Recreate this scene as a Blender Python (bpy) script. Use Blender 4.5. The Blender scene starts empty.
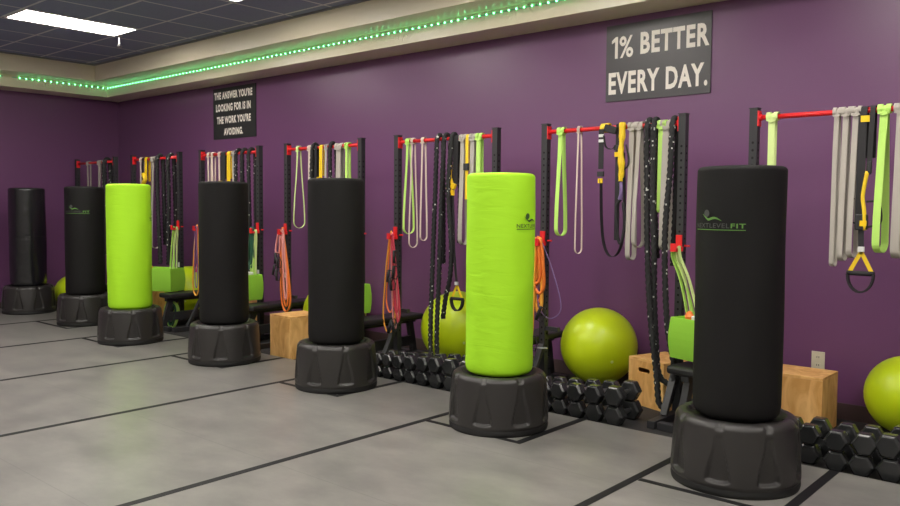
import bpy, math, random
from mathutils import Vector, Matrix
random.seed(7)
PI = math.pi
S = bpy.context.scene
C = S.collection

# ------------------------------------------------------------------ camera
cd = bpy.data.cameras.new('camera'); cam = bpy.data.objects.new('camera', cd); C.objects.link(cam)
F_ = Vector((-0.656033, 0.752652, -0.055990)); R_ = Vector((0.753566, 0.657337, 0.006824)); U_ = Vector((-0.041940, 0.037716, 0.998408))
m = Matrix((R_, U_, -F_)).transposed().to_4x4(); m.translation = Vector((0, 0, 1.5225))
cam.matrix_world = m
cd.sensor_width = 36; cd.lens = 805.39 / 900 * 36; cd.clip_end = 100
S.camera = cam
# ------------------------------------------------------------------ world, exposure
W = bpy.data.worlds.new('world'); S.world = W; W.use_nodes = True
W.node_tree.nodes['Background'].inputs[0].default_value = (.9, .95, 1, 1)
W.node_tree.nodes['Background'].inputs[1].default_value = .05
S.view_settings.view_transform = 'Standard'; S.view_settings.look = 'None'
S.view_settings.exposure = 0.0; S.view_settings.gamma = 1
LAMP = 25           # troffer brightness
LED = 1.0
# ------------------------------------------------------------------ room sizes
WY, WX = 6.40, -12.76          # main wall, far wall
RX, BY = 3.6, -4.2
CZ = 3.615                     # ceiling
CVZ, CVY, CVX = 3.20, 6.006, -12.32   # bulkhead
FZ = -0.03                     # rubber floor; mats' top is z = 0
MATY = 4.98
TS = 0.65                      # ceiling tile

# ------------------------------------------------------------------ materials
def mat(name, col, rough=.6, metal=0, spec=.5, emit=None, es=0, bump=0, bscale=40, mott=0, mscale=3, sheen=0, trans=0):
    M = bpy.data.materials.new(name); M.use_nodes = True
    nt = M.node_tree; b = nt.nodes['Principled BSDF']
    b.inputs['Base Color'].default_value = (*col, 1); b.inputs['Roughness'].default_value = rough
    b.inputs['Metallic'].default_value = metal; b.inputs['Specular IOR Level'].default_value = spec
    if sheen: b.inputs['Sheen Weight'].default_value = sheen
    if emit: b.inputs['Emission Color'].default_value = (*emit, 1); b.inputs['Emission Strength'].default_value = es
    tc = nt.nodes.new('ShaderNodeTexCoord')
    if mott:
        n = nt.nodes.new('ShaderNodeTexNoise'); n.inputs['Scale'].default_value = mscale; n.inputs['Detail'].default_value = 5
        nt.links.new(tc.outputs['Object'], n.inputs['Vector'])
        r = nt.nodes.new('ShaderNodeValToRGB')
        r.color_ramp.elements[0].position = .3; r.color_ramp.elements[1].position = .7
        r.color_ramp.elements[0].color = (*[c * (1 - mott) for c in col], 1); r.color_ramp.elements[1].color = (*[min(1, c * (1 + mott)) for c in col], 1)
        nt.links.new(n.outputs['Fac'], r.inputs[0]); nt.links.new(r.outputs[0], b.inputs['Base Color'])
    if bump:
        n = nt.nodes.new('ShaderNodeTexNoise'); n.inputs['Scale'].default_value = bscale; n.inputs['Detail'].default_value = 4
        nt.links.new(tc.outputs['Object'], n.inputs['Vector'])
        k = nt.nodes.new('ShaderNodeBump'); k.inputs['Strength'].default_value = bump; k.inputs['Distance'].default_value = .01
        nt.links.new(n.outputs['Fac'], k.inputs['Height']); nt.links.new(k.outputs[0], b.inputs['Normal'])
    return M

def grid_nodes(nt, per, off, wid, axis):
    """1 near a grid line of world axis"""
    g = nt.nodes.new('ShaderNodeNewGeometry'); s = nt.nodes.new('ShaderNodeSeparateXYZ'); nt.links.new(g.outputs['Position'], s.inputs[0])
    def mth(op, a, b=None):
        n = nt.nodes.new('ShaderNodeMath'); n.operation = op
        for i, v in enumerate((a, b)):
            if v is None: continue
            if isinstance(v, (int, float)): n.inputs[i].default_value = v
            else: nt.links.new(v, n.inputs[i])
        return n.outputs[0]
    x = mth('ADD', s.outputs[axis], -off + 100 * per)
    fr = mth('FRACT', mth('DIVIDE', x, per))
    d = mth('MINIMUM', fr, mth('SUBTRACT', 1, fr))
    return mth('LESS_THAN', d, wid / per / 2), mth

def m_wood():
    M = mat('birch_plywood', (.62, .33, .11), .45); nt = M.node_tree; b = nt.nodes['Principled BSDF']
    tc = nt.nodes.new('ShaderNodeTexCoord'); mp = nt.nodes.new('ShaderNodeMapping'); mp.inputs['Scale'].default_value = (3, 3, 1.2)
    n = nt.nodes.new('ShaderNodeTexNoise'); n.inputs['Scale'].default_value = 3; n.inputs['Detail'].default_value = 6; n.inputs['Distortion'].default_value = 1.5
    r = nt.nodes.new('ShaderNodeValToRGB'); r.color_ramp.elements[0].color = (.72, .36, .10, 1); r.color_ramp.elements[1].color = (.95, .58, .22, 1)
    r.color_ramp.elements[0].position = .35; r.color_ramp.elements[1].position = .65
    nt.links.new(tc.outputs['Object'], mp.inputs[0]); nt.links.new(mp.outputs[0], n.inputs[0]); nt.links.new(n.outputs[0], r.inputs[0]); nt.links.new(r.outputs[0], b.inputs[0])
    return M

def m_mat():
    M = mat('grey_vinyl_mat', (.2, .19, .175), .38); nt = M.node_tree; b = nt.nodes['Principled BSDF']
    tc = nt.nodes.new('ShaderNodeTexCoord')
    mp = nt.nodes.new('ShaderNodeMapping'); mp.inputs['Scale'].default_value = (1, 1.6, 1)
    n = nt.nodes.new('ShaderNodeTexNoise'); n.inputs['Scale'].default_value = 2.6; n.inputs['Detail'].default_value = 9; n.inputs['Roughness'].default_value = .6
    r = nt.nodes.new('ShaderNodeValToRGB'); r.color_ramp.elements[0].color = (.160, .154, .145, 1); r.color_ramp.elements[1].color = (.240, .230, .212, 1)
    r.color_ramp.elements[0].position = .35; r.color_ramp.elements[1].position = .68
    nt.links.new(tc.outputs['Object'], mp.inputs[0]); nt.links.new(mp.outputs[0], n.inputs[0]); nt.links.new(n.outputs[0], r.inputs[0])
    g, mth = grid_nodes(nt, 1.05, 2.87, .006, 1)
    mx = nt.nodes.new('ShaderNodeMix'); mx.data_type = 'RGBA'; nt.links.new(mth('MULTIPLY', g, .3), mx.inputs[0]); nt.links.new(r.outputs[0], mx.inputs[6]); mx.inputs[7].default_value = (.06, .06, .06, 1)
    nt.links.new(mx.outputs[2], b.inputs[0])
    rr = nt.nodes.new('ShaderNodeMapRange'); rr.inputs[3].default_value = .26; rr.inputs[4].default_value = .40
    nt.links.new(n.outputs[0], rr.inputs[0]); nt.links.new(rr.outputs[0], b.inputs['Roughness'])
    n2 = nt.nodes.new('ShaderNodeTexNoise'); n2.inputs['Scale'].default_value = 2.2; nt.links.new(tc.outputs['Object'], n2.inputs[0])
    k = nt.nodes.new('ShaderNodeBump'); k.inputs['Strength'].default_value = .12; k.inputs['Distance'].default_value = .02
    nt.links.new(n2.outputs[0], k.inputs['Height']); nt.links.new(k.outputs[0], b.inputs['Normal'])
    return M

def m_ceiling():
    M = mat('charcoal_ceiling_tile', (.06, .062, .075), .85); nt = M.node_tree; b = nt.nodes['Principled BSDF']
    gx, mth = grid_nodes(nt, TS, -9.18, .03, 0); gy, _ = grid_nodes(nt, TS, 4.87, .03, 1)
    g = mth('MAXIMUM', gx, gy)
    tc = nt.nodes.new('ShaderNodeTexCoord')
    n = nt.nodes.new('ShaderNodeTexNoise'); n.inputs['Scale'].default_value = 30; n.inputs['Detail'].default_value = 4; nt.links.new(tc.outputs['Object'], n.inputs[0])
    r = nt.nodes.new('ShaderNodeValToRGB'); r.color_ramp.elements[0].color = (.21, .235, .36, 1); r.color_ramp.elements[1].color = (.26, .29, .43, 1)
    nt.links.new(n.outputs[0], r.inputs[0])
    mx = nt.nodes.new('ShaderNodeMix'); mx.data_type = 'RGBA'; nt.links.new(g, mx.inputs[0]); nt.links.new(r.outputs[0], mx.inputs[6]); mx.inputs[7].default_value = (.62, .62, .66, 1)
    nt.links.new(mx.outputs[2], b.inputs[0]); return M

def m_tracer():
    return mat('rope_tracer', (.5, .5, .47), .6)

PURPLE = mat('purple_wall_paint', (.172, .066, .168), .33, bump=.12, bscale=120)
NEUTRAL = mat('pale_wall_paint', (.5, .48, .45), .8)
CREAM = mat('cream_bulkhead_paint', (.80, .72, .55), .32)
CREAMU = CREAM
BASEB = mat('brown_vinyl_base', (.075, .045, .045), .5)
CEIL = m_ceiling(); FLOORM = m_mat(); WOOD = m_wood()
RUBBER = mat('black_rubber_floor', (.022, .021, .022), .7, bump=.3, bscale=200)
TAPE = mat('black_floor_tape', (.007, .007, .008), .6, spec=.3)
WHITE = mat('white_metal', (.8, .8, .78), .5)
DIFF = mat('troffer_diffuser', (.9, .9, .9), .5, emit=(1, .945, .87), es=LAMP)
BKFAB = mat('black_stretch_cover', (.0045, .004, .004), .7, spec=.3, bump=.25, bscale=350)
BKVIN = mat('black_vinyl', (.010, .010, .012), .24, spec=.7, bump=.7, bscale=8)
GRFAB = mat('lime_stretch_cover', (.40, .80, .012), .7, bump=.0)
BASE = mat('black_moulded_plastic', (.028, .026, .025), .34, bump=.12, bscale=500)
BASED = mat('black_base_foot', (.010, .010, .010), .55)
STEEL = mat('black_powder_steel', (.026, .026, .029), .45)
HOLE = mat('peg_hole_dark', (.002, .002, .002), .9)
RED = mat('red_powder_coat', (.72, .018, .022), .38)
LIMEB = mat('lime_latex', (.50, .80, .16), .5)
LIMEP = mat('pale_lime_latex', (.62, .76, .30), .5)
GREYB = mat('grey_latex', (.42, .385, .34), .55)
TANB = mat('tan_latex', (.66, .54, .46), .55)
YEL = mat('yellow_webbing', (.85, .58, .015), .5)
BKWEB = mat('black_webbing', (.016, .015, .017), .7)
ROPE = mat('black_rope', (.012, .012, .013), .75)
TRACE = m_tracer()
ORANGE = mat('orange_tube', (.85, .20, .03), .4)
ORYEL = mat('amber_tube', (.9, .42, .05), .4)
REDT = mat('crimson_tube', (.6, .05, .09), .4)
PINKT = mat('pink_tube', (.75, .30, .28), .4)
PURT = mat('violet_tube', (.20, .13, .30), .4)
DGREEN = mat('dark_green_latex', (.02, .09, .05), .5)
CHROME = mat('chrome', (.5, .5, .5), .3, metal=1)
HEXM = mat('black_rubber_hex', (.022, .023, .024), .24, spec=.7)
BALL = mat('lime_yellow_ball', (.56, .72, .010), .32)
TOTE = mat('lime_fabric', (.26, .56, .035), .8)
OUTL = mat('ivory_plastic', (.72, .66, .5), .4)
DARKS = mat('dark_slot', (.02, .02, .02), .6)
SIGN = mat('charcoal_sign_board', (.028, .028, .030), .42)
LETT = mat('cream_lettering', (.92, .87, .80), .6)
LGREY = mat('grey_print', (.06, .06, .062), .6)
LGREEN = mat('green_print', (.12, .28, .05), .6)
LDARK = mat('dark_green_print', (.03, .08, .02), .6)
LEDM = mat('green_led', (.5, 1, .7), .5, emit=(.16, 1.0, .36), es=17 * LED)
STRIPM = mat('led_tape_backing', (.3, .6, .4), .5, emit=(.02, 1.0, .22), es=.03 * LED)
STICK = mat('white_sticker', (.7, .7, .68), .5)
PAD = mat('black_bench_vinyl', (.015, .015, .016), .4)
BRIGHTY = mat('yellow_plastic', (.9, .6, .01), .4)
def m_lime_wrinkle():
    nt = GRFAB.node_tree; b = nt.nodes['Principled BSDF']
    tc = nt.nodes.new('ShaderNodeTexCoord'); mp = nt.nodes.new('ShaderNodeMapping'); mp.inputs['Scale'].default_value = (1.6, 1.6, 7)
    n = nt.nodes.new('ShaderNodeTexNoise'); n.inputs['Scale'].default_value = 2.2; n.inputs['Detail'].default_value = 3; n.inputs['Distortion'].default_value = .8
    k = nt.nodes.new('ShaderNodeBump'); k.inputs['Strength'].default_value = .32; k.inputs['Distance'].default_value = .02
    nt.links.new(tc.outputs['Object'], mp.inputs[0]); nt.links.new(mp.outputs[0], n.inputs[0]); nt.links.new(n.outputs[0], k.inputs['Height']); nt.links.new(k.outputs[0], b.inputs['Normal'])
m_lime_wrinkle()

# ------------------------------------------------------------------ mesh helper
class MB:
    def __init__(s): s.v = []; s.f = []; s.mi = []
    def add(s, vs, fs, mi=0):
        o = len(s.v); s.v += [tuple(v) for v in vs]
        for f in fs: s.f.append(tuple(i + o for i in f)); s.mi.append(mi)
        return s
    def box(s, x0, x1, y0, y1, z0, z1, mi=0, rot=None, piv=None):
        vs = [Vector((x, y, z)) for z in (z0, z1) for y in (y0, y1) for x in (x0, x1)]
        if rot is not None:
            p = Vector(piv) if piv else Vector(((x0 + x1) / 2, (y0 + y1) / 2, (z0 + z1) / 2))
            vs = [rot @ (v - p) + p for v in vs]
        return s.add(vs, [(0, 2, 3, 1), (4, 5, 7, 6), (0, 1, 5, 4), (2, 6, 7, 3), (0, 4, 6, 2), (1, 3, 7, 5)], mi)
    def beam(s, a, b, w, h, up=(0, 0, 1), mi=0):
        a, b = Vector(a), Vector(b); t = (b - a).normalized(); u = Vector(up); x = t.cross(u).normalized(); y = x.cross(t)
        vs = [p + x * (i * w / 2) + y * (j * h / 2) for p in (a, b) for i, j in ((-1, -1), (1, -1), (1, 1), (-1, 1))]
        return s.add(vs, [(0, 1, 2, 3)[::-1], (4, 5, 6, 7), (0, 1, 5, 4), (1, 2, 6, 5), (2, 3, 7, 6), (3, 0, 4, 7)], mi)
    def tube(s, pts, r, n=10, closed=False, lobes=0, twist=0, amp=0, flecks=0, mi=0, mf=1):
        P = [Vector(p) for p in pts]; N = len(P); fr = None; rings = []; L = 0
        for i in range(N):
            if closed: t = (P[(i + 1) % N] - P[i - 1]).normalized()
            else: t = (P[min(i + 1, N - 1)] - P[max(i - 1, 0)]).normalized()
            if fr is None:
                a = Vector((0, 0, 1)) if abs(t.z) < .9 else Vector((1, 0, 0)); fr = t.cross(a).normalized()
            fr = (fr - t * fr.dot(t)).normalized(); g = t.cross(fr)
            if i: L += (P[i] - P[i - 1]).length
            rr = r[i] if isinstance(r, list) else r
            ring = []
            for k in range(n):
                th = 2 * PI * k / n; q = rr * (1 + amp * math.cos(lobes * (th - twist * L))) if lobes else rr
                ring.append(P[i] + fr * (q * math.cos(th)) + g * (q * math.sin(th)))
            rings.append(ring)
        vs = [v for ring in rings for v in ring]; fs = []; ms = []
        o = len(s.v); s.v += [tuple(v) for v in vs]
        for i in range(N if closed else N - 1):
            j = (i + 1) % N
            for k in range(n):
                l = (k + 1) % n
                s.f.append((o + i * n + k, o + i * n + l, o + j * n + l, o + j * n + k)); s.mi.append(mf if flecks and random.random() < flecks else mi)
        if not closed:
            s.f.append(tuple(o + k for k in range(n))[::-1]); s.mi.append(mi)
            s.f.append(tuple(o + (N - 1) * n + k for k in range(n))); s.mi.append(mi)
        return s
    def ribbon(s, pts, wdirs, w, th, closed=True, mi=0):
        P = [Vector(p) for p in pts]; N = len(P); vs = []
        for i in range(N):
            t = ((P[(i + 1) % N] - P[i - 1]) if closed else (P[min(i + 1, N - 1)] - P[max(i - 1, 0)])).normalized()
            Wd = Vector(wdirs[i]) if isinstance(wdirs, list) else Vector(wdirs)
            Wd = (Wd - t * Wd.dot(t)).normalized(); nn = t.cross(Wd)
            for a, b in ((-1, -1), (1, -1), (1, 1), (-1, 1)): vs.append(P[i] + Wd * (a * w / 2) + nn * (b * th / 2))
        fs = []
        for i in range(N if closed else N - 1):
            j = (i + 1) % N
            for k in range(4):
                l = (k + 1) % 4; fs.append((i * 4 + k, i * 4 + l, j * 4 + l, j * 4 + k))
        if not closed: fs += [(3, 2, 1, 0), (N * 4 - 4, N * 4 - 3, N * 4 - 2, N * 4 - 1)]
        return s.add(vs, fs, mi)
    def lathe(s, prof, n=48, c=(0, 0, 0), fn=None, mi=0, cap=True):
        vs = []
        for (r, z) in prof:
            for k in range(n):
                th = 2 * PI * k / n; q = r if fn is None else fn(r, z, th)
                vs.append((c[0] + q * math.cos(th), c[1] + q * math.sin(th), c[2] + z))
        fs = [(i * n + k, i * n + (k + 1) % n, (i + 1) * n + (k + 1) % n, (i + 1) * n + k) for i in range(len(prof) - 1) for k in range(n)]
        if cap: fs += [tuple(range(n))[::-1], tuple((len(prof) - 1) * n + k for k in range(n))]
        return s.add(vs, fs, mi)
    def cyl(s, a, b, r, n=16, mi=0): return s.tube([a, b], r, n, mi=mi)
    def sphere(s, r, n=48, mi=0, c=(0, 0, 0)):
        prof = [(max(1e-4, r * math.sin(PI * i / 24)), -r * math.cos(PI * i / 24)) for i in range(25)]
        return s.lathe(prof, n, c, mi=mi)
    def build(s, name, m, parent=None, loc=(0, 0, 0), smooth=False, bevel=0, rot=0):
        me = bpy.data.meshes.new(name); me.from_pydata(s.v, [], s.f)
        for x in (m if isinstance(m, (list, tuple)) else [m]): me.materials.append(x)
        me.polygons.foreach_set('material_index', s.mi)
        if smooth: me.polygons.foreach_set('use_smooth', [True] * len(me.polygons))
        me.update()
        o = bpy.data.objects.new(name, me); C.objects.link(o); o.location = loc; o.rotation_euler.z = rot
        if parent: o.parent = parent
        if bevel:
            b = o.modifiers.new('bevel', 'BEVEL'); b.width = bevel; b.segments = 2; b.limit_method = 'ANGLE'
        if smooth == 'auto' or (smooth and bevel): pass
        return o

def tag(o, label=None, cat=None, group=None, kind=None):
    if label: o['label'] = label
    if cat: o['category'] = cat
    if group: o['group'] = group
    if kind: o['kind'] = kind
    return o
def thing(name, label, cat, loc=(0, 0, 0), rz=0, group=None):
    o = bpy.data.objects.new(name, None); C.objects.link(o); o.location = loc; o.rotation_euler.z = rz; o.empty_display_size = .1
    return tag(o, label, cat, group)
def copy_tree(o, parent=None):
    kids = [c for c in C.objects if c.parent == o]
    c = o.copy(); C.objects.link(c); c.parent = parent
    for k in kids: copy_tree(k, c)
    return c
def struct(o): o['kind'] = 'structure'; return o

def text_mesh(txt, x0, x1, z0, z1, bold=0.0, depth=0.0, space=1.12):
    """letters as a mesh fitted to a rectangle in x,z; y = 0; returns verts, faces"""
    cu = bpy.data.curves.new('t', 'FONT'); cu.body = txt; cu.offset = bold; cu.space_character = space; cu.extrude = depth; cu.resolution_u = 3
    o = bpy.data.objects.new('t', cu); C.objects.link(o)
    dg = bpy.context.evaluated_depsgraph_get(); me = bpy.data.meshes.new_from_object(o.evaluated_get(dg))
    vs = [v.co.copy() for v in me.vertices]; fs = [tuple(p.vertices) for p in me.polygons]
    bpy.data.objects.remove(o); bpy.data.curves.remove(cu); bpy.data.meshes.remove(me)
    ax, bx = min(v.x for v in vs), max(v.x for v in vs); az, bz = min(v.y for v in vs), max(v.y for v in vs)
    return [Vector((x0 + (v.x - ax) / (bx - ax) * (x1 - x0), -v.z, z0 + (v.y - az) / (bz - az) * (z1 - z0))) for v in vs], fs

# ------------------------------------------------------------------ shell
struct(MB().box(WX, RX, BY, WY, FZ - .1, FZ).build('floor', RUBBER))
mt = MB().box(WX, RX, BY, MATY, FZ + .0005, 0).build('floor_mat', FLOORM); struct(mt)
struct(MB().box(WX, RX, BY, WY, CZ, CZ + .1).build('ceiling', CEIL))
struct(MB().box(WX - .1, RX + .1, WY, WY + .1, FZ - .1, CZ + .1).build('wall_right', PURPLE))
struct(MB().box(WX - .1, WX, BY, WY, FZ - .1, CZ + .1).build('wall_far', PURPLE))
struct(MB().box(RX, RX + .1, BY, WY, FZ - .1, CZ + .1).build('wall_near', NEUTRAL))
struct(MB().box(WX - .1, RX + .1, BY - .1, BY, FZ - .1, CZ + .1).build('wall_back', NEUTRAL))
struct(MB().box(WX, RX, WY - .012, WY, FZ, .09).build('baseboard_right', BASEB))
struct(MB().box(WX, WX + .012, BY, WY - .012, FZ, .09).build('baseboard_far', BASEB))
# bulkhead: lower fascia, recessed light groove, upper fascia
G0, GD = 3.37, .355          # soffit height and how far the upper part stands out
bh = MB().box(CVX, RX, CVY, WY, CVZ, G0).box(CVX + GD, RX, CVY - GD, WY, G0, CZ)
struct(bh.build('trim_1', CREAM))
bh = MB().box(WX, CVX, BY, WY, CVZ, G0).box(WX, CVX + GD, BY, WY, G0, CZ)
struct(bh.build('trim_2', CREAM))
UY, UX = CVY - GD, CVX + GD
ANG = mat('grey_edge_angle', (.25, .25, .26), .6)
struct(MB().box(UX, RX, UY - .02, UY, CZ - .02, CZ - .001).build('trim_3', ANG))
struct(MB().box(UX, UX + .02, BY, UY - .02, CZ - .02, CZ - .001).build('trim_4', ANG))

# ------------------------------------------------------------------ troffers
def troffer(x, y, label):
    t = thing('ceiling_light', label, 'ceiling light', (x, y, CZ), group='fluorescent ceiling panels')
    w, l = .27, .615
    fr = MB()
    for a in ((-w - .02, w + .02, -l - .02, -l), (-w - .02, w + .02, l, l + .02), (-w - .02, -w, -l, l), (w, w + .02, -l, l)): fr.box(a[0], a[1], a[2], a[3], -.012, -.001)
    fr.build('frame', WHITE, t)
    MB().box(-w, w, -l, l, -.008, -.001).build('diffuser', DIFF, t)
rows = [(4.22, 'row nearest the purple wall'), (4.22 - 4 * TS, 'middle row'), (4.22 - 8 * TS, 'row furthest from the purple wall')]
for j, (y, rn) in enumerate(rows):
    for i in range(5):
        nm = ['above the first punching bag', 'above the far lime bag', 'above the middle punching bags', 'above the nearest lime bag', 'above the nearest black bag'][i]
        troffer(-9.445 + 4 * TS * i, y + .0, 'bright ceiling panel %s, %s' % (nm, rn))
# sprinkler
t = thing('sprinkler_head', 'small chrome sprinkler head hanging from the dark ceiling beside the bright panel', 'sprinkler', (-9.73, 4.91, CZ))
MB().lathe([(.035, -.006), (.035, -.001)], 20).build('escutcheon', WHITE, t)
MB().lathe([(.016, -.10), (.016, -.006)], 12).lathe([(.022, -.14), (.034, -.125), (.016, -.10)], 16).build('nozzle', CHROME, t)

# ------------------------------------------------------------------ LED strips
BEAD = MB().lathe([(.002, -.006), (.006, -.003), (.006, .003), (.002, .006)], 8)
def led(label, a, b, step, n, rest=None):
    a, b = Vector(a), Vector(b); d = (b - a).normalized()
    t = thing('led_strip', label, 'light strip', a, group=None)
    tp = MB().beam((0, 0, 0), b - a, .004, .012); tp.build('tape', STRIPM, t)
    first = None
    side = Vector((0, -.006, 0)) if abs(d.x) > .5 else Vector((.006, 0, 0))
    for i in range(n):
        if first is None: first = o = BEAD.build('led_bead', LEDM, t, smooth=True)
        else: o = first.copy(); C.objects.link(o)
        o.location = d * (step * (i + .5)) + side
    if rest:
        r = MB()
        for i in range(n, n + rest): r.lathe([(.002, -.006), (.006, -.003), (.006, .003), (.002, .006)], 6, c=tuple(d * (step * (i + .5)) + side))
        tag(r.build('led_beads', LEDM, t), kind='stuff')
LG1, LG0 = 4.62, 4.50
led('glowing green LED strip in the cream bulkhead over the long purple wall', (CVX, CVY - .004, G0 - .034), (3.5, CVY - .004, G0 - .034), .087, 98, 80)
led('glowing green LED strip in the cream bulkhead by the far corner', (CVX + .004, CVY - .02, G0 - .034), (CVX + .004, LG1, G0 - .034), .087, int((CVY - .02 - LG1) / .087))
led('glowing green LED strip in the far bulkhead, left of the gap', (CVX + .004, LG0, G0 - .034), (CVX + .004, 3.0, G0 - .034), .087, int((LG0 - 3.0) / .087))

# ------------------------------------------------------------------ floor tape
def strip(x0, x1, y0, y1, lab):
    tag(MB().box(x0, x1, y0, y1, .0005, .0020).build('floor_tape', TAPE), lab, 'floor tape', 'black tape lines on the grey mats')
names = ['beside the nearest black bag', 'left of the near lime bag', 'left of the third nearest bag', 'left of the fourth nearest bag', 'left of the far lime bag', 'left of the black bag with small pale logo']
for i, x in enumerate((-2.15, -3.88, -5.664, -7.477, -9.218, -10.983)):
    strip(x - .025, x + .025, -3.5, MATY - .003, 'long black tape line crossing the mats, ' + names[i])
names = ['nearest black bag', 'near lime bag', 'third nearest bag', 'fourth nearest bag', 'far lime bag', 'black bag with small pale logo']
for i, (x0, x1, y) in enumerate(((-2.128, -1.37, 4.075), (-3.858, -3.08, 4.19), (-5.64, -4.93, 4.25), (-7.455, -6.59, 4.27), (-9.196, -8.38, 4.15), (-10.96, -10.1, 4.35))):
    strip(x0 + .007, x1, y - .022, y + .022, 'short black tape piece in front of the ' + names[i])
    strip(x1, x1 + .056, y - .022, MATY - .003, 'black tape piece on the right of the ' + names[i])

# ------------------------------------------------------------------ punching bags
def sm(a, b, x):
    t = max(0, min(1, (x - a) / (b - a))); return t * t * (3 - 2 * t)
def base_fn(r, z, th):
    k = round(th / (PI / 4)); d = (th - k * PI / 4) * .33       # arc distance to the panel centre
    q = r
    if .05 < z < .345:
        hw = .060 - .040 * sm(.08, .32, z)
        inside = sm(hw + .004, hw - .005, abs(d)) * sm(.068 + 2.2 * d * d, .078 + 2.2 * d * d, z) * sm(.338, .30, z)
        q -= inside * (.008 + .018 * sm(.3, .08, z))
    if z > .335: # notch on the shoulder
        q -= .012 * sm(.024, .014, abs(d)) * sm(.345, .36, z) * sm(.42, .40, z)
    return q
def base_mb():
    prof = [(.2, 0), (.324, 0), (.337, .006), (.342, .02), (.343, .045), (.349, .055)]
    for i in range(1, 45):
        z = .055 + .29 * i / 44; prof.append((.349 - .020 * ((z - .055) / .29) ** 1.6, z))
    for i in range(1, 11):
        a = i / 10 * PI / 2; prof.append((.329 - .040 * (1 - math.cos(a)), .345 + .042 * math.sin(a)))
    prof += [(.275, .388), (.262, .384), (.252, .366), (.1, .362)]
    return MB().lathe(prof, 320, fn=base_fn)
def bag_mb(cover):
    R = .236; prof = []
    zb, zt = .378, 1.764
    for i in range(7): a = i / 6 * PI / 2; prof.append((R - .045 + .045 * math.sin(a) - .004, zb + .04 * (1 - math.cos(a))))
    prof = [(.05, zb - .004)] + prof
    n = 44
    for i in range(1, n): prof.append((R, zb + .04 + (zt - zb - .07) * i / n))
    for i in range(7): a = i / 6 * PI / 2; prof.append((R - .028 * (1 - math.cos(a)), zt - .03 + .026 * math.sin(a)))
    prof += [(R - .06, zt - .002), (R - .12, zt + .001), (.02, zt + .002)]
    sd = random.random() * 10
    def fn(r, z, th):
        if r < .1: return r
        w = .0022 * math.sin(3 * th + sd + 2 * z) + .0016 * math.sin(5 * th - 7 * z + sd)
        if cover == 'lime':
            w += .0010 * math.sin(26 * z + 4 * math.sin(2 * th + sd)) * (sm(1.5, .8, z)) + .002 * math.sin(2 * th + 5 * z)
        if cover == 'vinyl':
            w += .004 * math.sin(4 * th + 3 * z) - .005 * math.exp(-((z - 1.08) / .012) ** 2)
        return r + w
    return MB().lathe(prof, 96, fn=fn)
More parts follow.
